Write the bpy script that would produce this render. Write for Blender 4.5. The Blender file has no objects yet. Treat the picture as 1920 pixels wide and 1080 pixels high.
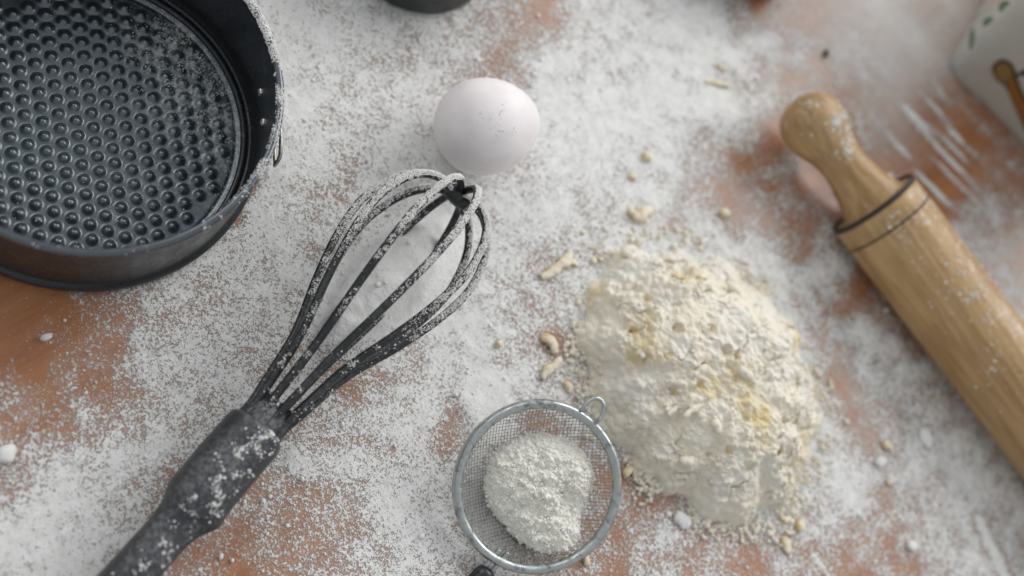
import bpy, bmesh, math, random
import numpy as np
from mathutils import Vector, Matrix, Euler
# ------------------------------------------------------------------ units, camera, light
K = 0.00075                       # metres per drawing unit (1 u = 0.75 mm)
F_PX, ELEV, ROLL = 2200.0, math.radians(60.9), -0.968
DIST = 691.4
sc = bpy.context.scene
COL = sc.collection
_c = np.array([0, -DIST*math.cos(ELEV), DIST*math.sin(ELEV)])
_f = np.array([0, math.cos(ELEV), -math.sin(ELEV)]); _r0 = np.array([1., 0, 0]); _u0 = np.array([0, math.sin(ELEV), math.cos(ELEV)])
_r = math.cos(ROLL)*_r0 - math.sin(ROLL)*_u0
_u = math.sin(ROLL)*_r0 + math.cos(ROLL)*_u0
cam = bpy.data.cameras.new('camera'); cam_o = bpy.data.objects.new('camera', cam); COL.objects.link(cam_o)
cam_o.matrix_world = Matrix(((_r[0], _u[0], -_f[0], _c[0]*K), (_r[1], _u[1], -_f[1], _c[1]*K), (_r[2], _u[2], -_f[2], _c[2]*K), (0, 0, 0, 1)))
cam.sensor_width = 36; cam.lens = F_PX*36/1920; cam.clip_start = .01; cam.clip_end = 50
sc.camera = cam_o
cam.dof.use_dof = True
cam.dof.focus_distance = 618*K
cam.dof.aperture_fstop = 3.9
cam.dof.aperture_blades = 8
W = bpy.data.worlds.new('World'); sc.world = W; W.use_nodes = True
bg = W.node_tree.nodes['Background']; bg.inputs[0].default_value = (.93, .96, 1, 1); bg.inputs[1].default_value = .46
def area(name, loc, tgt, sx, sy, power, col):
    l = bpy.data.lights.new(name, 'AREA'); l.shape = 'RECTANGLE'; l.size = sx; l.size_y = sy; l.energy = power; l.color = col
    o = bpy.data.objects.new(name, l); COL.objects.link(o); o.location = loc
    o.rotation_euler = (Vector(tgt)-Vector(loc)).to_track_quat('-Z', 'Y').to_euler()
    return o
area('window_light', (.02, 1.5, 1.0), (0, 0, 0), 1.5, 1.0, 22, (1, .98, .975))
area('side_fill_light', (-1.5, .15, 1.2), (0, 0, 0), .9, .9, 5.5, (1, .98, .95))  # added soft fill from the left, no window known there
sc.view_settings.view_transform = 'Standard'; sc.view_settings.look = 'None'; sc.view_settings.exposure = .20; sc.view_settings.gamma = 1
sc.render.engine = 'CYCLES'
sc.cycles.transparent_max_bounces = 24

rng = np.random.default_rng(7); random.seed(7)
# ------------------------------------------------------------------ projection helpers (photo pixel <-> place, drawing units)
def at(px, py, z=0.0):
    px = np.asarray(px, float); py = np.asarray(py, float)
    d = _f + ((px-960)/F_PX)[..., None]*_r + ((540-py)/F_PX)[..., None]*_u
    t = (z-_c[2])/d[..., 2]
    return _c + t[..., None]*d
def V(px, py, z=0.0): return Vector(at(px, py, z).tolist())
def proj(P):
    q = P-_c; zz = q@_f
    return 960+q@_r/zz*F_PX, 540-q@_u/zz*F_PX
# ------------------------------------------------------------------ numpy noise
def _h(ix, iy, iz, seed):
    with np.errstate(over='ignore'):
        n = (ix*np.int64(374761393) + iy*np.int64(668265263) + iz*np.int64(2147483647) + np.int64(seed*974634777)) & 0x7fffffff
        n = ((n ^ (n >> 13))*np.int64(1274126177)) & 0x7fffffff
        n = ((n ^ (n >> 15))*np.int64(668265263)) & 0x7fffffff
        n = n ^ (n >> 14)
    return (n & 0xffffff)/float(0xffffff)*2-1
def vnoise(P, scale, seed=0):
    p = P/scale; i = np.floor(p).astype(np.int64); f = p-i; f = f*f*f*(f*(f*6-15)+10)
    out = 0
    for dx in (0, 1):
        for dy in (0, 1):
            for dz in (0, 1):
                w = (f[..., 0] if dx else 1-f[..., 0])*(f[..., 1] if dy else 1-f[..., 1])*(f[..., 2] if dz else 1-f[..., 2])
                out = out + w*_h(i[..., 0]+dx, i[..., 1]+dy, i[..., 2]+dz, seed)
    return out
def fbm(P, scale, octs=4, seed=0, gain=.5):
    a, s, t = 1, 0, 0
    rot = np.array([[.8, .6, 0], [-.6, .8, 0], [0, 0, 1]])@np.array([[1, 0, 0], [0, .8, .6], [0, -.6, .8]])
    for k in range(octs):
        s = s+a*vnoise(P, scale, seed+k*17); t += a; a *= gain; scale *= .5; P = P@rot+13.7
    return s/t
def cells(P, scale, seed=0):
    p = P/scale; i = np.floor(p).astype(np.int64); best = np.full(p.shape[:-1], 9.0)
    for dx in (-1, 0, 1):
        for dy in (-1, 0, 1):
            for dz in (-1, 0, 1):
                c = i+np.array([dx, dy, dz])
                o = np.stack([_h(c[..., 0], c[..., 1], c[..., 2], seed+s) for s in (1, 2, 3)], -1)*.45+.5
                best = np.minimum(best, ((c+o-p)**2).sum(-1))
    return np.sqrt(best)
def P3(x, y, z=0): return np.stack([x, y, z+0*x], -1)
# ------------------------------------------------------------------ object helpers
def tag(o, label=None, cat=None, group=None, kind=None):
    if label: o['label'] = label
    if cat: o['category'] = cat
    if group: o['group'] = group
    if kind: o['kind'] = kind
    return o
def link(name, me, parent=None, mats=()):
    o = bpy.data.objects.new(name, me); COL.objects.link(o)
    for m in (mats if isinstance(mats, (list, tuple)) else [mats]):
        if m and m.name not in [x.name for x in me.materials if x]: me.materials.append(m)
    if parent is not None: o.parent = parent; o.matrix_parent_inverse = Matrix.Translation(-parent.location)
    return o
def empty(name, loc):
    o = bpy.data.objects.new(name, None); o.empty_display_size = .02; COL.objects.link(o); o.location = Vector(loc)*K
    return o
def mesh(name, verts, faces, mat, parent=None, smooth=True, attrs=None):
    """verts (n,3) in drawing units; faces: (m,k) array or list"""
    me = bpy.data.meshes.new(name); verts = np.asarray(verts, float)*K
    if isinstance(faces, np.ndarray):
        n, m, k = len(verts), len(faces), faces.shape[1]
        me.vertices.add(n); me.vertices.foreach_set('co', verts.ravel())
        me.loops.add(m*k); me.loops.foreach_set('vertex_index', faces.astype(np.int32).ravel())
        me.polygons.add(m); me.polygons.foreach_set('loop_start', np.arange(0, m*k, k, dtype=np.int32))
        me.polygons.foreach_set('loop_total', np.full(m, k, dtype=np.int32))
        me.update(calc_edges=True)
    else:
        me.from_pydata(verts.tolist(), [], faces); me.update()
    if len(verts) < 30000:
        bm = bmesh.new(); bm.from_mesh(me); bmesh.ops.recalc_face_normals(bm, faces=bm.faces); bm.to_mesh(me); bm.free()
    me.polygons.foreach_set('use_smooth', np.full(len(me.polygons), smooth))
    if attrs:
        for nm, v in attrs.items():
            a = me.attributes.new(nm, 'FLOAT', 'POINT'); a.data.foreach_set('value', np.asarray(v, np.float32))
    return link(name, me, parent, mat)
def grid_faces(nu, nv, closeu=False):
    i = np.arange(nu if closeu else nu-1)[:, None]; j = np.arange(nv-1)[None, :]
    a = i*nv+j; b = ((i+1) % nu)*nv+j
    return np.stack([a, b, b+1, a+1], -1).reshape(-1, 4)
def frame(axis):
    a = Vector(axis).normalized(); t = Vector((0, 0, 1)) if abs(a.z) < .9 else Vector((1, 0, 0))
    x = a.cross(t).normalized(); y = a.cross(x).normalized()
    return np.array(x), np.array(y), np.array(a)
def lathe(origin, axis, prof, n=96, flat=None):
    """prof: list of (distance along axis, radius) -> verts, faces (capped when radius 0)"""
    x, y, a = frame(axis); o = np.array(origin, float); prof = np.array(prof, float)
    th = np.arange(n)/n*2*np.pi
    ring = np.cos(th)[:, None]*x + np.sin(th)[:, None]*y
    Vv = o+prof[None, :, 0, None]*a+prof[None, :, 1, None]*ring[:, None, :]
    Fc = grid_faces(n, len(prof), True)
    return Vv.reshape(-1, 3), Fc[:, ::-1]
def tube(path, r, n=12, closed=False, cap=True):
    P = np.asarray(path, float); m = len(P); r = np.broadcast_to(np.asarray(r, float), (m,))
    T = np.roll(P, -1, 0)-np.roll(P, 1, 0)
    if not closed: T[0] = P[1]-P[0]; T[-1] = P[-1]-P[-2]
    T /= np.linalg.norm(T, axis=1)[:, None]+1e-12
    u = np.cross(T[0], [0.12, .31, .94]); u /= np.linalg.norm(u); U = []
    for k in range(m):
        u = u-T[k]*(u@T[k]); u /= np.linalg.norm(u); U.append(u.copy())
    U = np.array(U); Wd = np.cross(T, U)
    th = np.arange(n)/n*2*np.pi
    Vv = P[:, None]+r[:, None, None]*(np.cos(th)[None, :, None]*U[:, None]+np.sin(th)[None, :, None]*Wd[:, None])
    Fc = []
    i = np.arange(m if closed else m-1)[:, None]; j = np.arange(n)[None, :]
    a = (i % m)*n+j; b = ((i+1) % m)*n+j; a2 = (i % m)*n+(j+1) % n; b2 = ((i+1) % m)*n+(j+1) % n
    Fc = np.stack([a, a2, b2, b], -1).reshape(-1, 4)
    Vv = Vv.reshape(-1, 3)
    if cap and not closed:
        s = len(Vv); Vv = np.vstack([Vv, P[0], P[-1]])
        jj = np.arange(n); c0 = np.stack([np.full(n, s), (jj+1) % n, jj, jj], -1)
        base = (m-1)*n; c1 = np.stack([np.full(n, s+1), base+jj, base+(jj+1) % n, base+(jj+1) % n], -1)
        Fl = [list(map(int, f)) for f in Fc]+[list(map(int, f[:3])) for f in c0]+[list(map(int, f[:3])) for f in c1]
        return Vv, Fl
    return Vv, Fc
def crom(pts, n=12, closed=False):
    P = np.array(pts, float); out = []
    m = len(P); rngk = range(m if closed else m-1)
    for i in rngk:
        g = (lambda k: P[k % m]) if closed else (lambda k: P[min(max(k, 0), m-1)])
        a, b, c, d = g(i-1), g(i), g(i+1), g(i+2)
        for t in np.arange(n)/n:
            out.append(.5*((2*b)+(-a+c)*t+(2*a-5*b+4*c-d)*t*t+(-a+3*b-3*c+d)*t**3))
    if not closed: out.append(P[-1])
    return np.array(out)
OCT_V = np.array([[1, 0, 0], [-1, 0, 0], [0, 1, 0], [0, -1, 0], [0, 0, 1], [0, 0, -1]], float)
OCT_F = np.array([[0, 2, 4], [2, 1, 4], [1, 3, 4], [3, 0, 4], [2, 0, 5], [1, 2, 5], [3, 1, 5], [0, 3, 5]])
def _ico():
    bm = bmesh.new(); bmesh.ops.create_icosphere(bm, subdivisions=1, radius=1)
    v = np.array([x.co[:] for x in bm.verts]); f = np.array([[q.index for q in p.verts] for p in bm.faces]); bm.free(); return v, f
ICO_V, ICO_F = _ico()
def rotmats(n):
    q = rng.normal(size=(n, 4)); q /= np.linalg.norm(q, axis=1)[:, None]; w, x, y, z = q.T
    return np.stack([1-2*(y*y+z*z), 2*(x*y-z*w), 2*(x*z+y*w), 2*(x*y+z*w), 1-2*(x*x+z*z), 2*(y*z-x*w), 2*(x*z-y*w), 2*(y*z+x*w), 1-2*(x*x+y*y)], -1).reshape(n, 3, 3)
def grains(name, pos, size, mat, parent=None, ico=False, squash=1.0, smooth=False):
    n = len(pos); tv, tf = (ICO_V, ICO_F) if ico else (OCT_V, OCT_F)
    L = tv[None]*rng.uniform(.65, 1.25, (n, len(tv), 1))
    L = np.einsum('nij,nvj->nvi', rotmats(n), L)*np.asarray(size)[:, None, None]
    L[..., 2] *= squash
    Vv = (pos[:, None]+L).reshape(-1, 3); Fc = (tf[None]+np.arange(n)[:, None, None]*len(tv)).reshape(-1, 3)
    return mesh(name, Vv, Fc, mat, parent, smooth)
def sample(o, n, seed=0):
    """random points and normals on a built mesh object, drawing units"""
    me = o.data; me.calc_loop_triangles(); T = np.empty(len(me.loop_triangles)*3, np.int32); me.loop_triangles.foreach_get('vertices', T); T = T.reshape(-1, 3)
    C = np.empty(len(me.vertices)*3); me.vertices.foreach_get('co', C); C = C.reshape(-1, 3)/K
    A, B, Cc = C[T[:, 0]], C[T[:, 1]], C[T[:, 2]]; N = np.cross(B-A, Cc-A); ar = np.linalg.norm(N, axis=1); ok = ar > 1e-9
    g = np.random.default_rng(seed+5); k = g.choice(len(T), n, p=ar/ar.sum())
    r1 = np.sqrt(g.random(n)); r2 = g.random(n)
    P = A[k]*(1-r1)[:, None]+B[k]*(r1*(1-r2))[:, None]+Cc[k]*(r1*r2)[:, None]
    return P, N[k]/ar[k][:, None]
# ------------------------------------------------------------------ materials
def S(u): return 1.0/(u*K)
class M:
    def __init__(s, name, rough=.6, col=(.5, .5, .5), metal=0, spec=.5):
        s.m = bpy.data.materials.new(name); s.m.use_nodes = True; s.t = s.m.node_tree; s.n = s.t.nodes; s.l = s.t.links
        s.b = s.n['Principled BSDF']; s.out = s.n['Material Output']
        s.b.inputs['Base Color'].default_value = (*col, 1); s.b.inputs['Roughness'].default_value = rough
        s.b.inputs['Metallic'].default_value = metal; s.b.inputs['Specular IOR Level'].default_value = spec
        s.tc = s.n.new('ShaderNodeTexCoord').outputs['Object']
    def link(s, a, b): s.l.new(a, b)
    def noise(s, u, detail=3, rough=.5, vec=None, dist=0):
        x = s.n.new('ShaderNodeTexNoise'); x.inputs['Scale'].default_value = S(u); x.inputs['Detail'].default_value = detail
        x.inputs['Roughness'].default_value = rough; x.inputs['Distortion'].default_value = dist
        s.link(vec or s.tc, x.inputs['Vector']); return x.outputs['Fac']
    def vmap(s, scale=(1, 1, 1), rot=(0, 0, 0), loc=(0, 0, 0)):
        x = s.n.new('ShaderNodeMapping'); x.inputs['Scale'].default_value = scale; x.inputs['Rotation'].default_value = rot; x.inputs['Location'].default_value = loc
        s.link(s.tc, x.inputs['Vector']); return x.outputs['Vector']
    def math(s, op, a, b=0, c=None, clamp=False):
        x = s.n.new('ShaderNodeMath'); x.operation = op; x.use_clamp = clamp
        for k, v in enumerate((a, b) if c is None else (a, b, c)):
            if isinstance(v, (int, float)): x.inputs[k].default_value = v
            else: s.link(v, x.inputs[k])
        return x.outputs[0]
    def rng(s, v, a, b, c=0, d=1):
        x = s.n.new('ShaderNodeMapRange'); x.interpolation_type = 'SMOOTHSTEP'
        for k, q in zip(('Value', 'From Min', 'From Max', 'To Min', 'To Max'), (v, a, b, c, d)):
            if isinstance(q, (int, float)): x.inputs[k].default_value = q
            else: s.link(q, x.inputs[k])
        return x.outputs[0]
    def mix(s, f, a, b):
        x = s.n.new('ShaderNodeMix'); x.data_type = 'RGBA'
        for k, v in ((0, f), (6, a), (7, b)):
            if isinstance(v, (int, float)): x.inputs[k].default_value = v
            elif isinstance(v, tuple): x.inputs[k].default_value = (*v, 1)
            else: s.link(v, x.inputs[k])
        return x.outputs[2]
    def attr(s, nm):
        x = s.n.new('ShaderNodeAttribute'); x.attribute_name = nm; return x.outputs['Fac']
    def bump(s, h, dist_u, strength=1, prev=None):
        x = s.n.new('ShaderNodeBump'); x.inputs['Distance'].default_value = dist_u*K; x.inputs['Strength'].default_value = strength
        s.link(h, x.inputs['Height'])
        if prev: s.link(prev, x.inputs['Normal'])
        return x.outputs[0]
    def set(s, k, v): s.link(v, s.b.inputs[k])
    def nz(s):
        g = s.n.new('ShaderNodeNewGeometry'); x = s.n.new('ShaderNodeSeparateXYZ'); s.link(g.outputs['Normal'], x.inputs[0]); return x.outputs[2]
FLOUR = (.80, .795, .765)
# laminate table
m = M('laminate_wood', .30, spec=.45)
v = m.vmap((1, .10, 1), (0, 0, math.radians(62)))
n1 = m.noise(14, 5, .6, v, 1.2); n2 = m.noise(2.4, 3, .6, m.vmap((1, .05, 1), (0, 0, math.radians(62)))); n3 = m.noise(160, 2)
c = m.mix(m.rng(n1, .35, .68), (.33, .135, .055), (.43, .19, .085))
c = m.mix(m.math('MULTIPLY', m.rng(n2, .52, .75), .35), c, (.20, .075, .03))
c = m.mix(m.rng(n3, .4, .62, 0, .35), c, (.46, .22, .11))
m.set('Base Color', c); m.set('Roughness', m.rng(m.noise(30, 4), .3, .7, .20, .30)); m.set('Normal', m.bump(m.noise(5, 3), .15, .25)); WOODTOP = m.m
# flour layer: cover decided by the density attribute against grain noise
m = M('flour_dust', 1.0, spec=.1)
d = m.attr('cover')
g1 = m.noise(2.0, 6, .72, None, .2); g2 = m.noise(16, 3, .55); g3 = m.noise(.9, 3, .6)
val = m.math('ADD', g1, m.math('MULTIPLY', m.math('SUBTRACT', g2, .5), .38))
val = m.math('ADD', val, m.math('MULTIPLY', m.math('SUBTRACT', g3, .5), .85))
thr = m.math('ADD', .5, m.math('MULTIPLY', m.math('SUBTRACT', .5, d), .50))
mask = m.rng(m.math('SUBTRACT', val, thr), -.06, .09)
film = m.rng(m.math('ADD', d, m.math('MULTIPLY', m.math('SUBTRACT', g2, .5), .6)), .08, .95, 0, .48)
alpha = m.math('MAXIMUM', m.math('MAXIMUM', mask, film), m.attr('sheen_and_flour'), clamp=True)  # painted window sheen at upper right joins the flour cover here
m.set('Base Color', m.mix(m.rng(m.noise(7, 4, .6), .35, .7), (.80, .80, .78), (.72, .715, .685)))
hgt = m.math('ADD', m.math('MULTIPLY', mask, .45), m.math('MULTIPLY', m.noise(2.2, 4, .65), 1.0))
m.set('Normal', m.bump(hgt, 1.2, .6)); m.set('Alpha', alpha); FLOURDUST = m.m
def flour_mat(name, c1, c2, u=4, bd=.5):
    m = M(name, 1.0, spec=.1)
    m.set('Base Color', m.mix(m.rng(m.noise(u, 4, .6), .35, .68), c1, c2)); m.set('Normal', m.bump(m.noise(1.1, 4, .7), bd, .8)); return m.m
GRAIN = flour_mat('flour_grain', (.82, .815, .79), (.77, .765, .74))
SIEVEFLOUR = flour_mat('sifted_flour', (.86, .85, .79), (.82, .80, .72), 4, .3)
# dough
m = M('dough_crumble', .95, spec=.15)
y = m.attr('moist'); ny = m.noise(9, 4, .6)
c = m.mix(m.rng(m.math('ADD', y, m.math('MULTIPLY', m.math('SUBTRACT', ny, .5), .9)), .14, .74), (.84, .785, .655), (.76, .62, .35))
c = m.mix(m.rng(m.noise(26, 3), .45, .62, 0, .55), c, (.82, .805, .75))
m.set('Base Color', c); m.set('Normal', m.bump(m.noise(1.6, 4, .7), .9, 1.0)); DOUGH = m.m
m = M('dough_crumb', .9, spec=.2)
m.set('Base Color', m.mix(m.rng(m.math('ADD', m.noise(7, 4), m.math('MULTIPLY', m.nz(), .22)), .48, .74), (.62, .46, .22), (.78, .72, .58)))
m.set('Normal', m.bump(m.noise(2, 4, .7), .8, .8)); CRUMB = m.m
# black enamel / plastic with a film of flour on upward faces
def dark(name, col, rough, dust=.0, duu=3, metal=0, spec=.5, thr=.62, attr=None):
    m = M(name, rough, col, metal, spec)
    n = m.math('ADD', m.noise(duu, 4, .65), m.math('MULTIPLY', m.math('SUBTRACT', m.noise(duu*7, 3), .5), .5))
    up = m.rng(m.nz(), .1, .9)
    f = m.math('MULTIPLY', m.math('MULTIPLY', m.rng(n, thr-.12, thr+.1), up), dust)
    if attr: f = m.math('MULTIPLY', f, m.attr(attr))
    m.set('Base Color', m.mix(f, col, (.62, .65, .66))); m.set('Roughness', m.math('ADD', m.math('MULTIPLY', f, .5), m.rng(m.noise(duu*3, 4), .3, .7, rough-.06, rough+.08), clamp=True))
    m.set('Normal', m.bump(m.noise(1.2, 3), .12, .35)); return m.m
ENAMEL = dark('black_enamel', (.018, .021, .025), .27, .05, 3, thr=.66)
RIMMETAL = dark('worn_rim_enamel', (.12, .135, .15), .24, .03, metal=.75)
BEADMAT = dark('bead_enamel', (.03, .034, .038), .26, .1, metal=.4)
ENAMEL_FLOOR = dark('embossed_black_steel', (.13, .152, .165), .31, .9, 1.6, metal=.85, thr=.56, attr='dust')
RUBBER = dark('black_nylon', (.016, .018, .020), .28, .05, 3, thr=.55)
HANDLE = dark('black_handle_plastic', (.036, .039, .044), .40, .16, 2.2, thr=.56)
DARKWARE = dark('dark_bakeware', (.018, .022, .024), .5, .12, 4)
# metals
def metal(name, col, rough, blot=.3):
    m = M(name, rough, col, 1.0)
    n = m.noise(5, 5, .65)
    m.set('Base Color', m.mix(m.rng(n, .5, .68, 0, blot), col, tuple(x*.35 for x in col)))
    m.set('Metallic', m.rng(m.noise(3, 4, .7), .52, .66, .92, .35)); m.set('Roughness', m.rng(m.noise(6, 4), .3, .7, rough-.08, rough+.16)); m.set('Normal', m.bump(m.noise(2.4, 3), .3, .6)); return m.m
ZINC = metal('dull_tinned_rim', (.45, .485, .475), .36, .8)
WIRE = metal('tinned_wire', (.36, .36, .34), .35, .4)
STEEL = metal('bright_steel', (.75, .74, .70), .25, .2)
# egg
m = M('eggshell', .55, (.83, .79, .79), spec=.3)
m.set('Base Color', m.mix(m.rng(m.noise(18, 3), .4, .65), (.80, .755, .755), (.86, .82, .815)))
m.set('Normal', m.bump(m.noise(.9, 3), .08, .5)); m.b.inputs['Subsurface Weight'].default_value = .15; m.b.inputs['Subsurface Radius'].default_value = (.004, .002, .0015)
m.b.inputs['Subsurface Scale'].default_value = .5; EGG = m.m
# beech wood of the pin (grain along local x = world x)
def beech(name, dusty=True):
    m = M(name, .42, spec=.4)
    v = m.vmap((.045, 1, 1)); n1 = m.noise(7, 4, .55, v, .6); n2 = m.noise(1.3, 3, .6, m.vmap((.03, 1, 1))); n3 = m.noise(40, 2)
    c = m.mix(m.rng(n1, .35, .66), (.35, .215, .095), (.46, .305, .15)); c = m.mix(m.rng(m.noise(5, 2, .5, v, .3), .50, .57, 0, .55), c, (.27, .145, .05))
    c = m.mix(m.rng(n2, .5, .8, 0, .35), c, (.30, .165, .06)); c = m.mix(m.rng(n3, .4, .65, 0, .3), c, (.53, .37, .18))
    if dusty:
        f = m.math('MULTIPLY', m.rng(m.math('ADD', m.noise(3.5, 5, .7), m.math('MULTIPLY', m.noise(45, 3), .55)), .83, .95), m.rng(m.nz(), .45, .95))
        c = m.mix(m.math('MULTIPLY', f, .7), c, FLOUR)
    m.set('Base Color', c); m.set('Normal', m.bump(m.noise(1.4, 3, .6, m.vmap((.04, 1, 1))), .15, .4)); return m.m
BEECH = beech('beech_wood')
BURN = M('scorched_groove', .7, (.035, .024, .018)).m
BROWNPRINT2 = M('toasted_crumb', .8, (.10, .065, .045)).m
# tin
m = M('white_glazed_tin', .22, (.62, .62, .58), spec=.5)
m.set('Base Color', m.mix(m.rng(m.noise(25, 4), .5, .7), (.50, .51, .475), (.44, .44, .40))); WHITETIN = m.m
GREENPRINT = M('green_print', .3, (.16, .29, .17)).m
BROWNPRINT = M('brown_print', .3, (.30, .12, .028)).m
OCHREPRINT = M('ochre_print', .3, (.26, .17, .05)).m
DARKPRINT = M('dark_brown_print', .35, (.045, .028, .012)).m

# ------------------------------------------------------------------ the table and its flour
DEN = """
000000 998 88 6 5 7 8 8 9 7 4 1 1 1 2 3
000000 998 77 6 6 8 9 9 9 9 6 4 2 2 1 1
000000 998 88 8 8 9 9 9 9 7 5 4 4 3 2 2
000000 997 88 8 9 9 9 9 6 5 5 3 5 5 2 3
000008 978 88 9 8 9 8 8 6 4 6 3 3 5 4 3
000078 777 99 8 8 7 8 8 8 9 9 3 2 3 6 4
002567 779 99 8 7 7 9 9 9 9 9 7 1 3 5 5
013578 657 99 8 6 7 8 9 9 9 8 4 7 3 4 5
124678 863 78 8 7 6 7 6 8 9 9 8 2 7 6 2 2
466788 667 78 9 7 8 6 9 9 9 9 9 4 5 7 4 1
578865 567 78 8 4 6 6 6 9 9 9 8 5 6 7 7 3
788644 556 88 8 5 5 4 3 6 9 9 7 6 6 7 7 6
998853 457 88 7 5 5 4 5 5 6 7 6 5 6 6 7 8
998742 356 67 6 5 4 4 5 5 3 5 4 4 5 6 7 8
"""
rows = []
for ln in DEN.strip().split('\n'):
    q = [int(ch) for ch in ln if ch.isdigit()]
    rows.append((q+[q[-1]]*24)[:24])
DG = np.array(rows, float)/10+.07
def bilin(G, x, y):
    x = np.clip(x, 0, G.shape[1]-1.001); y = np.clip(y, 0, G.shape[0]-1.001); i = x.astype(int); j = y.astype(int); fx = x-i; fy = y-j
    fx = fx*fx*(3-2*fx); fy = fy*fy*(3-2*fy)
    return (G[j, i]*(1-fx)+G[j, i+1]*fx)*(1-fy)+(G[j+1, i]*(1-fx)+G[j+1, i+1]*fx)*fy
# local bare patches (negative) and heaps (positive): px, py, radius px, amount
SPOTS = [(840, 800, 40, -.38), (860, 850, 30, -.3), (500, 690, 42, -.2), (560, 905, 55, -.15), (1060, 690, 38, -.35), (1135, 905, 40, -.22), (1445, 255, 30, -.3), (1000, 20, 42, -.12),
         (950, 90, 45, -.25), (660, 255, 45, -.12), (1440, 330, 60, -.20), (1140, 1010, 50, -.12), (900, 770, 45, .35), (800, 790, 30, .2), (560, 850, 45, .3), (1650, 640, 50, .3), (1780, 330, 45, -.2), (1620, 560, 45, -.35),
         (30, 600, 90, -.3), (180, 640, 60, -.15), (940, 690, 26, -.2), (1480, 760, 40, -.15), (1560, 700, 45, -.25), (1280, 1000, 40, .25), (1400, 10, 55, -.5), (250, 560, 50, -.1), (980, 240, 20, .1), (870, 690, 30, -.1), (1570, 795, 28, -.3)]
def density(P):
    px, py = proj(P); w = fbm(P, 60, 3, 11); w2 = fbm(P, 60, 3, 29)
    px2 = px+w*95; py2 = py+w2*95
    d = bilin(DG, (px2-40)/80, (py2-40)/80)
    for (x, y, r, a) in SPOTS: d = d+a*np.exp(-((px2*.6+px*.4-x)**2+(py2*.6+py*.4-y)**2)/(r*r))
    d = d+fbm(P, 26, 4, 5, .6)*.20
    d = np.where(d > .12, .12+(d-.12)*.86, d)
    # finger smears beside the pin, running along +x-ish
    sm = np.exp(-(((px-1745)/85)**2+((py-290)/110)**2)**2)
    q = P@np.array([[.97, .25, 0], [-.25, .97, 0], [0, 0, 1]]).T
    st = vnoise(np.stack([q[..., 0]/9, q[..., 1], q[..., 2]], -1), 5.5, 3)
    d = d+sm*(st*.95-.05)
    # scratch of flour near the lower right corner
    a, b = np.array([1835., 975]), np.array([1885., 1085]); ab = b-a; t = np.clip(((px-a[0])*ab[0]+(py-a[1])*ab[1])/(ab@ab), 0, 1)
    dist = np.hypot(px-a[0]-t*ab[0], py-a[1]-t*ab[1]); d = d+.5*np.exp(-(dist/7)**2)-.18*np.exp(-((dist-14)/8)**2)
    a, b = np.array([1525., 1040]), np.array([1560., 1090]); ab = b-a; t = np.clip(((px-a[0])*ab[0]+(py-a[1])*ab[1])/(ab@ab), 0, 1)
    d = d+.3*np.exp(-(np.hypot(px-a[0]-t*ab[0], py-a[1]-t*ab[1])/4)**2)
    c = at(np.array(722.), np.array(530.)); ax = at(np.array(850.), np.array(410.))-c; ax /= np.linalg.norm(ax); ay = np.array([-ax[1], ax[0], 0])
    q = P-c; d = d+.6*np.exp(-(((q@ax)/50)**2+((q@ay)/22)**2)**2)
    return np.clip(d, -.1, 1.05)
# heaps that lie in the flour: px, py, radius u along/across, height u
def height(P, d):
    z = .12+np.clip(d, 0, 1)*.8
    c = at(np.array(722.), np.array(530.)); ax = at(np.array(850.), np.array(410.))-c; ax /= np.linalg.norm(ax); ay = np.array([-ax[1], ax[0], 0])
    q = P-c; e = ((q@ax)/50)**2+((q@ay)/18)**2
    z = z+14*np.exp(-e**1.35)*(1+.22*fbm(P, 14, 4, 91))
    for (x, y, r, h) in ((880, 770, 9, 1.6), (790, 1000, 9, 1.6), (560, 845, 10, 2.0), (1650, 650, 14, 2.5), (1230, 900, 18, 3), (1310, 160, 40, 2.5), (1440, 950, 20, 2), (8, 850, 5, 4)):
        c = at(np.array(float(x)), np.array(float(y))); z = z+h*np.exp(-((P[..., 0]-c[0])**2+(P[..., 1]-c[1])**2)/(r*r))*(1+.4*fbm(P, 5, 3, 7))
    z = z+np.clip(d, 0, 1)*(.55*fbm(P, 5, 3, 41)+.35*fbm(P, 1.9*2, 2, 43))+.12*fbm(P, 4, 2, 3)
    return z
tv, tf = [], []
x0, x1, y0, y1 = -2600, 2600, -1500, 1300
tb = mesh('table_top', [(x0, y0, 0), (x1, y0, 0), (x1, y1, 0), (x0, y1, 0), (x0, y0, -35), (x1, y0, -35), (x1, y1, -35), (x0, y1, -35)],
          [(0, 1, 2, 3), (7, 6, 5, 4), (0, 4, 5, 1), (1, 5, 6, 2), (2, 6, 7, 3), (3, 7, 4, 0)], WOODTOP, smooth=False)
tag(tb, 'orange brown wood laminate table top showing between the drifts of flour', kind='structure')
step = 1.9
gx = np.arange(-420, 500, step); gy = np.arange(-420, 720, step)
X, Y = np.meshgrid(gx, gy, indexing='ij'); P = P3(X, Y); D = density(P)
px, py = proj(P); D = D*np.clip((np.clip(900-(px-1920), 0, 300))/300, 0, 1)
sheen_and_flour = .66*np.exp(-(((px-1670)/185)**2+((py-30)/150)**2)**1.6)*(1+.35*fbm(P, 34, 3, 99))+.35*np.exp(-(((px-1665)/70)**2+((py-230)/90)**2))+.5*np.exp(-(((px-1200)/130)**2+((py-110)/90)**2)**1.5)  # thin flour film; upper right also paints the window's sheen on the table
D = np.maximum(D, np.where(sheen_and_flour > .04, .04, -1)); Z = height(P, D); P[..., 2] = Z
Fq = grid_faces(len(gx), len(gy)); Df = D.reshape(-1)
fm = Df[Fq].max(1) > .035
pf, qf = px.reshape(-1)[Fq[:, 0]], py.reshape(-1)[Fq[:, 0]]
fm &= (pf > -260) & (pf < 2250) & (qf > -330) & (qf < 1400)
Fq = Fq[fm]; used, inv = np.unique(Fq, return_inverse=True)
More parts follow.
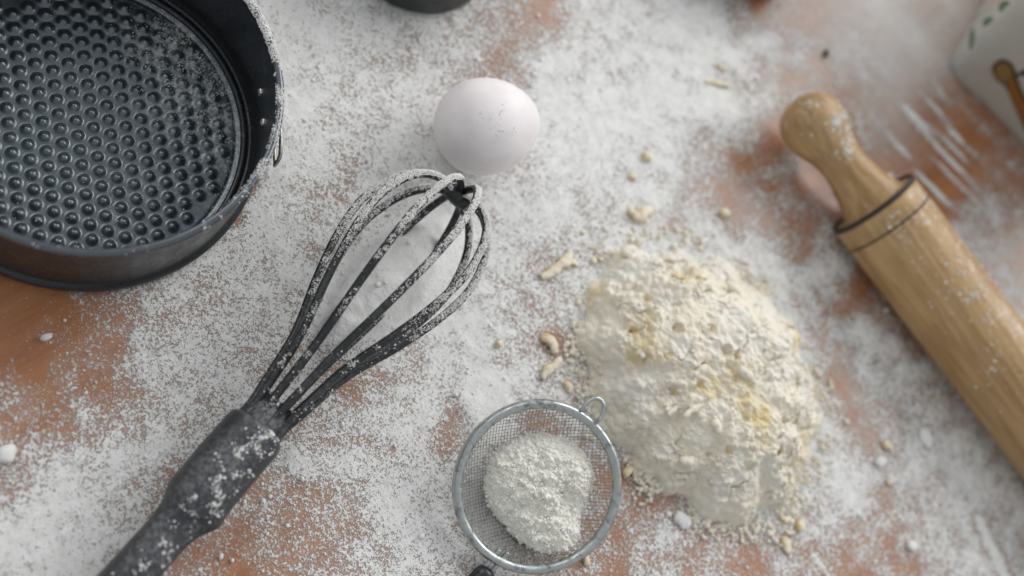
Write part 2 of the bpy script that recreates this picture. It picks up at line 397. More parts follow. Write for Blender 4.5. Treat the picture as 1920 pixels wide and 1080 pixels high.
fd = mesh('flour_dusting', P.reshape(-1, 3)[used], inv.reshape(-1, 4), FLOURDUST, attrs={'cover': Df[used], 'sheen_and_flour': sheen_and_flour.reshape(-1)[used]})
tag(fd, 'white flour dusted in speckled drifts over the table top', 'flour', kind='stuff')
HX = dict(x0=gx[0], y0=gy[0], Z=Z)
def ground(P):
    i = np.clip(((P[:, 0]-gx[0])/step).round().astype(int), 0, len(gx)-1); j = np.clip(((P[:, 1]-gy[0])/step).round().astype(int), 0, len(gy)-1)
    return Z[i, j], D[i, j]
# loose grains and little clumps of flour
n = 150000
P = np.stack([rng.uniform(-10, 1930, n), rng.uniform(-10, 1090, n)], -1); P = at(P[:, 0], P[:, 1]); z, d = ground(P)
keep = rng.random(n) < np.clip(.10+.75*np.clip(d, 0, 1)*(1.15-np.clip(d, 0, 1)*.6), 0, 1)
keep &= vnoise(P, 5, 77)+.35*vnoise(P, 18, 78) > -.1
P = P[keep]; z = z[keep]; d = d[keep]; s = np.clip(np.exp(rng.normal(-1.5, .33, len(P))), .12, 1.1)*np.where(d < .25, .8, 1.0)
P[:, 2] = np.where(d < .06, .1, z*.75)+s*.35
tag(grains('flour_grains', P, s, GRAIN, squash=.8), 'fine loose grains of flour lying on the dusted table', 'flour', kind='stuff')
n = 900
P = np.stack([rng.uniform(0, 1930, n), rng.uniform(-10, 1090, n)], -1); P = at(P[:, 0], P[:, 1]); z, d = ground(P)
keep = rng.random(n) < np.clip(d*.8+.05, 0, .7); P = P[keep]; z = z[keep]; s = np.clip(np.exp(rng.normal(.0, .33, len(P))), .5, 2.2)
P[:, 2] = z+s*.25
tag(grains('flour_clumps', P, s, GRAIN, ico=True, squash=.7, smooth=True), 'small soft clumps of flour scattered over the table', 'flour', kind='stuff')

# ------------------------------------------------------------------ springform pan
PC = np.array([-198.3, -157.2, 0.0])
pan = empty('springform_pan', PC); tag(pan, 'round black springform cake pan with an embossed floor and floured rim', 'cake pan')
ring = [(3.2, 87.6), (3.2, 91.4), (4.0, 92.4), (7.5, 92.8), (9.6, 92.4), (10.6, 90.6), (12, 89.9), (30, 89.8), (58, 89.7), (61.0, 90.2), (62.4, 91.6), (63.4, 92.0)]
ringin = [(63.6, 90.0), (62.0, 88.9), (58, 88.8), (30, 88.9), (13, 89.0), (10.5, 88.9), (8, 88.4), (6.0, 86.6), (3.2, 87.6)]
Vv, Fc = lathe(PC, (0, 0, 1), [(z, r) for z, r in ring]+ringin, 200)
side = mesh('side_ring', Vv, Fc, ENAMEL, pan)
th = np.arange(220)/220*2*np.pi
Vv, Fc = tube(np.stack([PC[0]+90.3*np.cos(th), PC[1]+90.3*np.sin(th), 62.8+0*th], -1), 2.15, 14, True)
rim = mesh('rolled_rim', Vv, Fc, RIMMETAL, pan)
# floor: polar-free square grid with domes
rr, st = 88.8, .72
g = np.arange(-rr, rr+st, st); X, Y = np.meshgrid(g, g, indexing='ij'); R = np.hypot(X, Y)
o = np.array([-247.1, -164.2])-PC[:2]; B = np.array([3.50, 7.33]); J = np.array([7.33, -3.50])
Bl, Jl = np.linalg.norm(B), np.linalg.norm(J)
Zf = np.full(X.shape, 4.0)
for i in range(-22, 26):
    for j in range(-24, 26):
        c = o+i*B+(j+(-.5 if i % 2 == 0 else 0))*J
        if np.hypot(*c) > 74.5: continue
        m_ = (np.abs(X-c[0]) < 4.2) & (np.abs(Y-c[1]) < 4.2); q = np.hypot(X[m_]-c[0], Y[m_]-c[1])/3.7
        Zf[m_] = np.maximum(Zf[m_], 4.0+2.3*np.where(q < 1, .55*(1-q**2)+.45*(.5+.5*np.cos(np.pi*q)), 0))
lip = np.clip(1-np.abs(R-83.6)/1.5, 0, 1); Zf += 1.7*np.sqrt(np.clip(1-(1-lip)**2, 0, 1))
lip = np.clip(1-np.abs(R-79.4)/1.0, 0, 1); Zf += -.9*lip**.7
Zf = np.where(R > 87.0, 3.6, Zf)
pos = np.stack([X+PC[0], Y+PC[1], Zf], -1); Pp = pos.reshape(-1, 3)
fx, fy = proj(Pp)
dust = .03+.75*np.exp(-(((fx-400)/85)**2+((fy-200)/130)**2))+.5*np.exp(-(((fx-310)/80)**2+((fy-90)/90)**2))+.12*np.exp(-(((fx-230)/150)**2+((fy-380)/110)**2))
Fc = grid_faces(len(g), len(g)); Fc = Fc[(R.reshape(-1)[Fc].max(1) < rr-.2)]
used, inv = np.unique(Fc, return_inverse=True)
floor = mesh('embossed_floor', Pp[used], inv.reshape(-1, 4), ENAMEL_FLOOR, pan, attrs={'dust': dust[used]})
for r__, z__, t__ in ((83.6, 4.6, 1.9), (87.0, 5.6, 1.7)):
    Vv, Fc = tube(np.stack([PC[0]+r__*np.cos(th), PC[1]+r__*np.sin(th), z__+0*th], -1), t__, 12, True); mesh('floor_bead', Vv, Fc, BEADMAT, pan)
def pan_pt(ang, r, z): return PC+np.array([math.cos(ang)*r, math.sin(ang)*r, z])
def solve_wall(px, py, r):
    best = None
    for a in np.linspace(-math.pi, math.pi, 1441):
        for z in range(8, 62):
            x, y = proj(pan_pt(a, r, z)); e = (x-px)**2+(y-py)**2
            nrm = np.array([-math.cos(a), -math.sin(a), 0]); vis = nrm@(_c-pan_pt(a, r, z)) > 0
            if vis and (best is None or e < best[0]): best = (e, a, z)
    return best
RV = []
for (x, y) in ((488, 172), (493, 229)):
    b = solve_wall(x, y, 88.6); RV.append(b); p = pan_pt(b[1], 88.9, b[2])
    Vv, Fc = lathe(p, (-math.cos(b[1]), -math.sin(b[1]), 0), [(0, 2.4), (.5, 2.4), (1.2, 1.9), (1.5, 1.0), (1.6, 0)], 20)
    mesh('rivet', Vv, Fc, STEEL, pan)
am = (RV[0][1]+RV[1][1])/2; zm = min((RV[0][2]+RV[1][2])/2, 44)
def outp(a, r, z): return pan_pt(am+a, r, z)
# clasp: bent plate, lever, two wire loops outside the wall
A_ = np.linspace(-.19, .19, 11); plate = np.array([[pan_pt(am+a, r, z) for z, r in ((zm-11, 90.0), (zm-11, 91.6), (zm+11, 91.6), (zm+11, 90.0))] for a in A_]).reshape(-1, 3)
mesh('clasp_plate', plate, grid_faces(11, 4), STEEL, pan, smooth=False)
for sgn in (1, -1):
    loop = crom([outp(sgn*.05, 92.5, zm+7), outp(sgn*.16, 96, zm+8), outp(sgn*.30, 98.5, zm+6), outp(sgn*.34, 98, zm), outp(sgn*.30, 98.5, zm-6), outp(sgn*.16, 96, zm-8), outp(sgn*.05, 92.5, zm-7)], 8)
    Vv, Fc = tube(loop, 1.1, 10); mesh('clasp_wire', Vv, Fc, WIRE, pan)
lev = np.array([[pan_pt(am+a, 93.5+4*math.sin((a+.15)/.3*math.pi)+dr, z) for z, dr in ((zm-5, 0), (zm-5, 1.2), (zm+5, 1.2), (zm+5, 0))] for a in np.linspace(-.15, .15, 13)]).reshape(-1, 3)
mesh('clasp_lever', lev, grid_faces(13, 4), STEEL, pan, smooth=False)

# flour on the pan (grains)
def scatter(name, objs, n, size, keep, label, seed=0, parent=None, sgm=.3, lift=.3, squash=1):
    PP = []; per = [max(1, int(n/len(objs)))]*len(objs)
    for k, o in enumerate(objs):
        p, nn = sample(o, per[k], seed+k); mk = keep(p, nn, k); PP.append(np.concatenate([p[mk]+nn[mk]*size*lift, nn[mk]], 1))
    PP = np.concatenate(PP); s = size*np.exp(rng.normal(0, sgm, len(PP)))
    g_ = grains(name, PP[:, :3], s, GRAIN, parent)
    tag(g_, label, 'flour' if parent is None else None, kind='stuff'); return g_
def k_rim(p, nn, k):
    x, y = proj(p); ang = np.clip(1-(y-60)/260, .0, 1)
    dens = np.where(x > 380, .10+.9*np.clip((330-y)/260, 0, 1), .004)
    dens = dens+np.where((x > 430) & (y > 270) & (y < 360), .22, 0)
    return (nn[:, 2] > .25) & (rng.random(len(p)) < dens*np.clip(.5+1.6*fbm(p, 6, 3, 8), 0, 1.2)) & (x > -40) & (y > -40)
scatter('flour_on_rim', [rim], 70000, .34, k_rim, 'crust of white flour clinging to the right side of the cake pan rim', 3)
def k_floor(p, nn, k):
    x, y = proj(p)
    d_ = .85*np.exp(-(((x-345)/75)**2+((y-75)/85)**2))+.9*np.exp(-(((x-425)/42)**2+((y-215)/130)**2))+.03*np.exp(-(((x-230)/200)**2+((y-420)/60)**2))+.006
    f = fbm(p, 7, 3, 13)
    return (rng.random(len(p)) < np.clip(d_*(f*2.2+.45), 0, 1)) & (x > -30) & (y > -30)
scatter('flour_in_pan', [floor], 42000, .28, k_floor, 'light speckle of flour on the right of the cake pan floor', 9)

# ------------------------------------------------------------------ egg
ec = V(911, 240, 26)
egg = None
n1, n2 = 96, 64
t = np.linspace(0, math.pi, n2); a = 31.6; b = 28.0
prof = [(-a*math.cos(q), b*math.sin(q)*(1+.10*math.cos(q))) for q in t]
ax = Vector(_r.tolist()); ax.z *= .15; ax = (ax+Vector((0, 0, 0))).normalized()
ax = Vector((.35, .93, .06)).normalized()
Vv, Fc = lathe(ec, ax, prof, n1)
Vv[:, 2] += .4-Vv[:, 2].min()
egg = mesh('egg', Vv, Fc, EGG); tag(egg, 'smooth white egg lying on the flour above the whisk', 'egg')
def k_egg(p, nn, k):
    x, y = proj(p)
    d_ = .35*np.exp(-(((x-905)/26)**2+((y-240)/20)**2))+.5*np.exp(-(((x-948)/14)**2+((y-250)/10)**2))+.12*np.exp(-(((x-925)/30)**2+((y-205)/12)**2))+.001
    return (nn@(_c/np.linalg.norm(_c)) > .2) & (rng.random(len(p)) < d_*np.clip(.2+fbm(p, 4, 2, 21)*4, 0, 1.5))
scatter('flour_on_egg', [egg], 16000, .38, k_egg, 'tiny specks of flour stuck on the white egg', 15)

# ------------------------------------------------------------------ whisk
w0 = V(490, 795, 30.7); w1 = V(860.6, 365.7, 42.4)
wax = (w1-w0); WL = wax.length; wax.normalize()
side_v = wax.cross(Vector((0, 0, 1))).normalized(); up_v = side_v.cross(wax).normalized()
whisk = empty('whisk', (w0.x, w0.y, 0)); tag(whisk, 'black balloon whisk with floured wire loops resting over a heap of flour', 'whisk')
BP = [(-.06, 10), (0, 10), (.12, 12.9), (.28, 17.4), (.45, 27.2), (.60, 34.3), (.74, 37.6), (.85, 34.9), (.93, 28.8), (.98, 20.6), (1.0, 13.0), (1.003, 0)]
loops = []
angs = [18, 54, 90, 126, 162]
for i, A in enumerate(angs):
    A = math.radians(A-3.7); dv = up_v*math.cos(A)+side_v*math.sin(A); jit = [1.0, .99, 1.0, 1.01, .99][i]; lift = [2.5, -1.5, .5, -3.5, 1.0][i]
    pts = [w0+wax*(t*WL+(lift if t > .97 else lift*max(0, t)))+dv*r*jit for t, r in BP]
    pts += [w0+wax*(t*WL+(lift if t > .97 else lift*max(0, t)))-dv*r*jit for t, r in BP[-2::-1]]
    path = crom([tuple(p) for p in pts], 10)
    path[:, 2] = np.maximum(path[:, 2], 2.7)
    Vv, Fc = tube(path, 2.2, 14); loops.append(mesh('wire_loop', Vv, Fc, RUBBER, whisk))
tipc = w0+wax*(WL-1.5)
tdir = (V(893, 392, 36)-V(838, 335, 42)).normalized()
Vv, Fc = lathe(tipc-tdir*8, tdir, [(0, 0), (.6, 3), (2, 4.6), (8, 4.9), (14, 4.6), (15.4, 3), (16, 0)], 20)
hub = mesh('tip_joint', Vv, Fc, RUBBER, whisk)
def oval(Vv, c, ax, k):
    c = np.array(c); q = Vv-c; u = np.array(up_v); return Vv+(q@u)[:, None]*u*(k-1)
hp = [(10, 0), (10, 9.5), (6, 11.6), (-2, 12.0), (-4, 12.2)]
Vv, Fc = lathe(w0, wax, hp[::-1], 40); mesh('wire_holder', Vv, Fc, HANDLE, whisk)
# split fins of the holder between the wires
for A in range(0, 360, 36):
    Aq = math.radians(A+14.3); dv = np.array(up_v*math.cos(Aq)+side_v*math.sin(Aq)); tv_ = np.cross(np.array(wax), dv); wa = np.array(wax); o_ = np.array(w0)
    bx = [o_+wa*l+dv*r+tv_*s for l in (-3, 13) for r in (7, 13.0 if l < 0 else 12.2) for s in (-1.5, 1.5)]
    mesh('holder_fin', bx, [(0, 1, 3, 2), (4, 6, 7, 5), (0, 4, 5, 1), (2, 3, 7, 6), (0, 2, 6, 4), (1, 5, 7, 3)], HANDLE, whisk, smooth=False)
hp = [(-2.2, 0), (-2.2, 12), (-2.6, 14.0), (-4, 15.3), (-7, 15.8), (-14, 15.9), (-30, 15.9), (-42, 15.6), (-48, 15.3), (-52, 14.2), (-56, 12.4), (-60, 11.4), (-68, 11.0), (-85, 11.2), (-110, 12.0), (-140, 12.6), (-175, 12.4), (-200, 12.2), (-210, 10), (-214, 5), (-215, 0)]
hp2 = crom([(a_, r_, 0) for a_, r_ in hp], 5)[:, :2]; hp2[:, 1] = np.clip(hp2[:, 1], 0, 30)
Vv, Fc = lathe(w0, wax, hp2[::-1], 72)
q = Vv-np.array(w0); l_ = q@np.array(wax); s_ = q@np.array(side_v); u_ = q@np.array(up_v)
# thumb rest: bulge towards the right of the collar's lower end, flattened top of the grip
bul = np.exp(-((l_+54)/9)**2)*np.clip(s_/14, 0, 1)*2.6; Vv = Vv+bul[:, None]*np.array(side_v)
den = np.exp(-((l_+62)/10)**2)*np.clip((u_-2)/10, 0, 1)*np.clip((s_+10)/14, 0, 1)*3.0; Vv = Vv-den[:, None]*np.array(up_v)
sl = np.clip((-l_-60)/150, 0, 1)*np.clip(-u_/12, 0, 1)*3; Vv = Vv+sl[:, None]*np.array(up_v)
handle = mesh('handle', Vv, Fc, HANDLE, whisk)
def k_wire(p, nn, k):
    t = ((p-np.array(w0))@np.array(wax))/WL
    tip = np.clip((t-.5)/.42, 0, 1)
    crust_dir = np.array([-.1, .35, .93]); up = nn@crust_dir  # flour crust gathers on faces turned this way
    dens = (.012+1.0*tip**1.1)*np.clip((up-.25)/.45, 0, 1)
    low = np.where(p[:, 2] < 30, .35, 1)
    return (up > .15) & (rng.random(len(p)) < np.clip(np.clip((up-.52+.35*fbm(p, 1.6, 2, 39))/.22, 0, 1)*low*(1.7*tip**.8-.08+.9*fbm(p, 6, 3, 33)), .003, 1)*.9)
scatter('flour_on_whisk_wires', loops, 360000, .25, k_wire, 'thick white flour caked on the wire loops of the whisk', 40, sgm=.35, lift=.5)
def k_handle(p, nn, k):
    q = p-np.array(w0); l_ = q@np.array(wax); s_ = q@np.array(side_v)
    up = nn[:, 2]
    band = np.exp(-((s_-2.5)/6.5)**2)*np.where(l_ > -50, 1, .35)
    return (up > .3) & (rng.random(len(p)) < .75*band*np.clip(fbm(p, 4.5, 3, 35)*3.2+.12, 0, 1))
scatter('flour_on_whisk_handle', [handle], 34000, .50, k_handle, 'speckles of flour on the black handle of the whisk', 60, sgm=.4)

# ------------------------------------------------------------------ sieve
SR = 45.0; th_t = math.radians(19)
hd = V(905, 1075, 8)-V(1008, 912, 24); hd.z = 0; hd.normalize()
sn = (Vector((0, 0, 1))*math.cos(th_t)+hd*math.sin(th_t)).normalized()       # rim plane normal leans to the handle
sx = (hd-sn*hd.dot(sn)).normalized(); sy = sn.cross(sx).normalized()
SCn = V(1012, 912, 26); dep = 21.0
sv = empty('sieve', (SCn.x, SCn.y, 0)); tag(sv, 'small round wire sieve with a dull metal rim holding a heap of flour', 'sieve')
sxn, syn, snn = map(np.array, (sx, sy, sn)); SCa = np.array(SCn)
def sl3(x, y, z): return SCa+np.multiply.outer(x, sxn)+np.multiply.outer(y, syn)+np.multiply.outer(z, snn)
def bowl(r): return -dep*(1-(np.clip(r/43.0, 0, 1))**2.3)
lowest = min(sl3(r*math.cos(a_), r*math.sin(a_), bowl(r))[2] for r in np.linspace(0, 43, 30) for a_ in np.linspace(0, 6.28, 40))
SCa[2] += 1.6-lowest
pr_ = [(-2.6, 42.8), (-1.0, 42.1), (.8, 42.3), (2.2, 43.6), (2.6, 45.2), (1.8, 46.8), (-.4, 47.5), (-3.0, 47.3), (-4.2, 46.4), (-4.4, 45.2), (-3.6, 44.2), (-2.6, 43.4)]
Vv, Fc = lathe(SCa, snn, pr_[::-1], 140)
Vv = Vv+snn*(.25*fbm(Vv, 9, 2, 3))[:, None]
srim = mesh('rim', Vv, Fc, ZINC, sv)
# crimped collar under the rim
Vv, Fc = lathe(SCa, snn, [(-4.0, 44.6), (-6.5, 44.2), (-6.8, 43.6), (-6.5, 43.1), (-2.6, 43.1)][::-1], 120)
# woven wires
Vs, Fs, off = [], [], 0
pitch = 1.85; nw = int(43/pitch); TH = math.atan2(float(_u@syn), float(_u@sxn))+.06
for fam in (0, 1):
    for i in range(-nw, nw+1):
        c0 = i*pitch; L = math.sqrt(max(0, 43.2**2-c0**2))
        if L < 3: continue
        m_ = max(8, int(2*L/pitch)); tt = (np.arange(-m_//2, m_//2+1))*pitch; tt = tt[np.abs(tt) < L]
        if len(tt) < 4: continue
        par = np.where((np.round(tt/pitch).astype(int)+i+fam) % 2 == 0, 1, -1)*.24
        aa, bb = (tt, np.full(len(tt), c0)) if fam == 0 else (np.full(len(tt), c0), tt)
        aa = aa+.25*np.sin(bb*.13+i)*0; x = aa*math.cos(TH)-bb*math.sin(TH); y = aa*math.sin(TH)+bb*math.cos(TH); r_ = np.hypot(x, y)
        Pth = sl3(x, y, bowl(r_)+par); v_, f_ = tube(Pth, .19, 4, cap=False); Vs.append(v_); Fs.append(f_+off); off += len(v_)
tag(mesh('wire_mesh', np.vstack(Vs), np.vstack(Fs), WIRE, sv), kind='stuff')
# hook loop at the far side, wires and grip at the near side
far = []
hook_a = math.atan2(np.array(V(1090, 775, 28)-Vector(SCa.tolist()))@syn, np.array(V(1090, 775, 28)-Vector(SCa.tolist()))@sxn)
def pol(a_, r, z): return sl3(r*math.cos(a_), r*math.sin(a_), z)
hk = crom([pol(hook_a-.115, 44.5, -1.5), pol(hook_a-.115, 47.5, 2.6), pol(hook_a-.105, 52, 2.6), pol(hook_a-.06, 56.5, 2.2), pol(hook_a, 58, 2.0), pol(hook_a+.06, 56.5, 2.2), pol(hook_a+.105, 52, 2.4), pol(hook_a+.115, 47.5, 1.6), pol(hook_a+.115, 44.5, -3)], 8)
Vv, Fc = tube(hk, 1.15, 10); mesh('hook_loop', Vv, Fc, ZINC, sv)
T0 = np.array(V(912, 1080, 10)); dirh = np.array(V(905, 1080, 8))-np.array(V(940, 1040, 15)); dirh /= np.linalg.norm(dirh)
for px_ in ((921, 1049), (937, 1054)):
    p0 = np.array(V(px_[0], px_[1], SCa[2]-16)); p1 = p0+dirh*22+np.array([0, 0, 0])
    Vv, Fc = tube(crom([p0-dirh*7, p0, p1], 6), 1.45, 10); mesh('handle_wire', Vv, Fc, ZINC, sv)
gp = np.array(V(918, 1066, SCa[2]-17)); 
Vv, Fc = lathe(gp, dirh, [(0, 0), (.3, 3.0), (1.5, 5.0), (5, 6.0), (30, 6.6), (80, 6.5), (92, 5), (96, 0)][::-1], 28)
mesh('grip', Vv, Fc, RUBBER, sv)
# flour heap in the sieve
out = [(912, 880), (925, 850), (960, 826), (1010, 812), (1060, 822), (1095, 850), (1110, 890), (1100, 935), (1085, 965), (1080, 1000), (1050, 1028), (1010, 1032), (975, 1015), (945, 985), (920, 950), (908, 915)]
mid = SCa-snn*10.5
def to_local(px_, py_, pl):
    d_ = _f+(px_-960)/F_PX*_r+(540-py_)/F_PX*_u; t_ = ((SCa+snn*pl-_c)@snn)/(d_@snn); p = _c+t_*d_-SCa; return p@sxn, p@syn
ol = np.array([to_local(x_, y_, -11) for x_, y_ in out]); oc = ol.mean(0)
oa = np.arctan2(ol[:, 1]-oc[1], ol[:, 0]-oc[0]); orr = np.hypot(ol[:, 0]-oc[0], ol[:, 1]-oc[1]); srt = np.argsort(oa); oa, orr = oa[srt], orr[srt]
def heap(name, na, nr, rad_fn, cen, zfn, mat, parent=None):
    A = np.arange(na)/na*2*np.pi-np.pi; R_ = (np.arange(nr)/(nr-1))**.8
    AA, RR = np.meshgrid(A, R_, indexing='ij'); ro = rad_fn(AA); x = cen[0]+np.cos(AA)*ro*RR; y = cen[1]+np.sin(AA)*ro*RR
    return x, y, RR, AA
x, y, RR, AA = heap('', 360, 120, lambda a_: np.interp(a_, oa, orr, period=2*np.pi), oc, None, None)
r_ = np.hypot(x, y); base = bowl(r_)+.6
P = np.stack([x, y, 0*x], -1); edge = np.clip((1-RR)/.28, 0, 1)
lump = (1-cells(P, 6.5, 5))*1.0; lump2 = (1-cells(P+3, 2.9, 8))*1.0
zt = base+edge**.6*5+(1-RR**2)*13.5+edge*3.0*fbm(P, 22, 2, 6)+edge**.5*(3.8*lump+2.1*lump2+1.2*fbm(P, 3, 3, 9))-(1-edge)*0
wob = (lump2-.5)*2.2*(RR**3); x = x+np.cos(AA)*wob; y = y+np.sin(AA)*wob
hv = sl3(x, y, zt).reshape(-1, 3)
hf = mesh('flour_heap', hv, grid_faces(360, 120, True)[:, ::-1], SIEVEFLOUR); tag(hf, 'lumpy heap of cream white flour sitting inside the sieve', 'flour')
pp, nn = sample(hf, 1300, 70); ee = rng.random(len(pp)) < .8
g_ = grains('clumps', pp[ee]+nn[ee]*.3, np.clip(np.exp(rng.normal(-.35, .4, ee.sum())), .3, 1.6), SIEVEFLOUR, hf, ico=True, smooth=True); tag(g_, kind='stuff')

# ------------------------------------------------------------------ dough mound
out = [(1092, 560), (1125, 490), (1190, 470), (1290, 476), (1370, 500), (1440, 560), (1490, 640), (1525, 730), (1530, 820), (1498, 905), (1450, 968), (1385, 985), (1320, 972), (1262, 930), (1205, 895), (1158, 845), (1112, 770), (1090, 660)]
ol = np.array([at(float(x_), float(y_), 0)[:2] for x_, y_ in out]); oc = at(1310., 745., 0)[:2]
oa = np.arctan2(ol[:, 1]-oc[1], ol[:, 0]-oc[0]); orr = np.hypot(ol[:, 0]-oc[0], ol[:, 1]-oc[1]); srt = np.argsort(oa); oa, orr = oa[srt], orr[srt]
x, y, RR, AA = heap('', 680, 260, lambda a_: np.interp(a_, oa, orr, period=2*np.pi)*(1+.03*np.sin(a_*9)+.03*np.sin(a_*17+1)), oc, None, None)
P = np.stack([x, y, 0*x], -1)
H = 40.0
f = np.clip(1-RR**2.1, 0, 1)**.95
z = H*f*(1+.16*fbm(P, 60, 2, 51))
e = np.clip(f*3.2, 0, 1)
PZ = np.stack([x, y, z*1.2], -1)
big = fbm(PZ, 30, 3, 61); md = 1-cells(PZ, 12, 63); sm_ = 1-cells(PZ+5, 5.2, 65); ti = 1-cells(PZ+2, 2.5, 67)
rd = np.abs(fbm(PZ, 19, 3, 71)); rid = np.clip(1-rd/.045, 0, 1)*np.clip(.3+2.2*fbm(PZ, 30, 2, 73), 0, 1)
rd2 = np.abs(fbm(PZ+40, 9, 2, 75)); rid2 = np.clip(1-rd2/.07, 0, 1)*np.clip(2.4*fbm(PZ, 24, 2, 77), 0, 1)
patch = np.clip(.55+1.5*fbm(PZ, 26, 2, 79), 0, 1)
z = z+e*(4.6*big+3.8*md*(.4+.6*patch)+3.0*sm_*(.35+.65*patch)+.9*ti+1.2*fbm(PZ, 4.5, 3, 87)-4.5*rid-3.0*rid2)+.25
z = z-2.2*np.clip((RR-.93)/.07, 0, 1)
pit = np.clip(1-cells(PZ+31, 17, 83)/.22, 0, 1)**.7*(fbm(PZ, 30, 2, 85) > -.1); z = z-e*5.0*pit
moist = np.clip(.8*pit+.75*rid+.6*rid2+.55*np.clip(2.0*fbm(PZ, 34, 3, 81)+.12*1, 0, 1)*patch+.2*(1-md)-.25*np.clip((RR-.6)*2.5, 0, 1), 0, 1)
wob = (sm_-.5)*3.0*RR**2; x = x+np.cos(AA)*wob; y = y+np.sin(AA)*wob
mound = mesh('dough_mound', np.stack([x, y, z], -1).reshape(-1, 3), grid_faces(680, 260, True)[:, ::-1], DOUGH, attrs={'moist': moist.reshape(-1)})
tag(mound, 'big crumbly mound of cream coloured dough and flour between sieve and rolling pin', 'dough')
pp, nn = sample(mound, 2600, 90); kk = (nn[:, 2] > .15) & (fbm(pp, 14, 3, 92) > .08)
g_ = grains('loose_crumbs', pp[kk]+nn[kk]*.3, np.clip(np.exp(rng.normal(-.25, .45, kk.sum())), .3, 2.2), DOUGH, mound, ico=True, smooth=True, squash=.8); tag(g_, kind='stuff')
MV = np.stack([x, y, z], -1).reshape(-1, 3); MPX, MPY = proj(MV); MD = (MV-_c)@_f
# rubble around the foot of the mound
n = 3600; A = rng.uniform(-np.pi, np.pi, n); ro = np.interp(A, oa, orr, period=2*np.pi)*(1+np.abs(rng.normal(0, .10, n))-.03)
P = np.stack([oc[0]+np.cos(A)*ro, oc[1]+np.sin(A)*ro, 0*A], -1); kk = fbm(P, 16, 3, 95) > -.08; P = P[kk]; zz, _ = ground(P); s = np.clip(np.exp(rng.normal(-.2, .5, len(P))), .3, 2.4); P[:, 2] = zz+s*.4
g_ = grains('dough_rubble', P, s, DOUGH, None, ico=True, smooth=True, squash=.8); tag(g_, 'fine dough rubble strewn around the foot of the dough mound', 'dough', kind='stuff')
# shreds and flakes on the mound and around: each one its own thing
def crumb(px_, py_, pts, r, label, z=None, seed=0, flat=.7, mat=None):
    """pts: photo offsets of a bent path"""
    P0 = at(float(px_), float(py_), 0)
    if z is None: z, _ = ground(P0[None]); z = float(z[0])
    path = []
    for i, (dx, dy) in enumerate(pts):
        q = at(float(px_+dx), float(py_+dy), z+r*.6); path.append(q)
    path = crom(path, 5) if len(path) > 2 else crom([path[0], (path[0]+path[1])/2, path[1]], 5)
    m_ = len(path); tt = np.linspace(0, 1, m_); rad = r*(np.sin(np.pi*np.clip(tt*.9+.05, 0, 1))**.5)
    v_, f_ = tube(path, rad, 12)
    nz = fbm(v_+seed*31, r*1.5, 3, seed); nz2 = fbm(v_+seed*7, r*.6, 2, seed+3)
    cen = np.repeat(path, 12, 0); cen = np.vstack([cen, path[0], path[-1]])
    v_ = cen+(v_-cen)*(1+.65*nz+.3*nz2)[:, None]; v_[:, 2] = z+(v_[:, 2]-z)*flat+.1
    c = v_.mean(0)
    fl_ = mat is GRAIN
    o = mesh('flour_lump' if fl_ else 'dough_crumb', v_-np.array([c[0], c[1], 0]), f_, mat or CRUMB); o.location = Vector((c[0], c[1], 0))*K
    tag(o, label, 'flour lump' if fl_ else 'dough crumb', 'flour lumps on the table' if fl_ else 'dough crumbs scattered about'); return o
crumb(1050, 495, [(-36, 24), (-18, 16), (0, 2), (14, -10), (22, -26)], 3.4, 'long forked dough crumb with raised tip, left of the dough mound top', seed=1)
crumb(1068, 492, [(-12, 4), (0, -2), (16, 6)], 2.0, 'short side sprig touching the long forked dough crumb', seed=2)
crumb(1030, 645, [(-16, -10), (0, -10), (8, 2), (10, 18)], 3.2, 'yellowish hooked dough crumb standing left of the dough mound', seed=3)
crumb(1035, 688, [(18, -16), (4, -2), (-8, 8), (-18, 22)], 3.0, 'pale slanting dough crumb just below the yellowish hooked one', seed=4)
crumb(1202, 398, [(-22, -8), (-6, 6), (8, 2), (22, -4)], 4.0, 'cream dough crumb with curved back above the dough mound', seed=5)
crumb(1360, 398, [(-5, -8), (0, 0), (3, 8)], 4.0, 'small round yellow dough crumb above and right of the dough mound', seed=6)
crumb(1214, 292, [(-8, -2), (8, 3)], 3.2, 'small greyish crumb alone on the thick flour right of the egg', seed=7)
crumb(1186, 332, [(-7, -2), (8, 2)], 2.3, 'faint pale crumb below the greyish one on the thick flour', seed=8)
crumb(1550, 99, [(-4, -3), (4, 4)], 3.0, 'brown speck of a crumb on the shiny bare table at the top', seed=9, mat=BROWNPRINT2)
crumb(1345, 155, [(-25, -3), (0, 0), (25, 6)], 1.9, 'thin pale dough thread in the smooth flour at the top', seed=10)
crumb(1352, 125, [(-8, -5), (8, 6)], 1.6, 'tiny slanted dough flake over the thin dough thread', seed=11)
crumb(1478, 1022, [(-10, -14), (0, 0), (4, 16)], 4.0, 'flat pale dough flake below the foot of the dough mound', seed=12, flat=.45)
crumb(1502, 985, [(-8, -5), (8, 5)], 3.6, 'stubby yellow crumb just right of the foot of the dough mound', seed=13)
crumb(1472, 972, [(-9, -2), (6, 5)], 2.2, 'thin yellow flake between the mound foot and the stubby yellow crumb', seed=14)
crumb(1712, 1024, [(-8, -4), (8, 3)], 4.0, 'rounded white lump near the lower right corner of the table', seed=15, mat=GRAIN)
crumb(1664, 832, [(-8, -5), (9, 7)], 3.0, 'slanting yellow crumb midway between dough mound and rolling pin', seed=16)
crumb(1652, 866, [(-4, -8), (4, 8)], 4.2, 'oval white lump under the slanting yellow crumb near the pin', seed=17, mat=GRAIN)
crumb(1668, 903, [(-6, -3), (6, 4)], 2.2, 'tiny greenish crumb beneath the oval white lump', seed=18)
crumb(1742, 822, [(-4, -20), (-2, 0), (6, 16)], 4.6, 'upright smear shaped white flour lump beside the lower edge of the rolling pin', seed=19, flat=.5, mat=GRAIN)
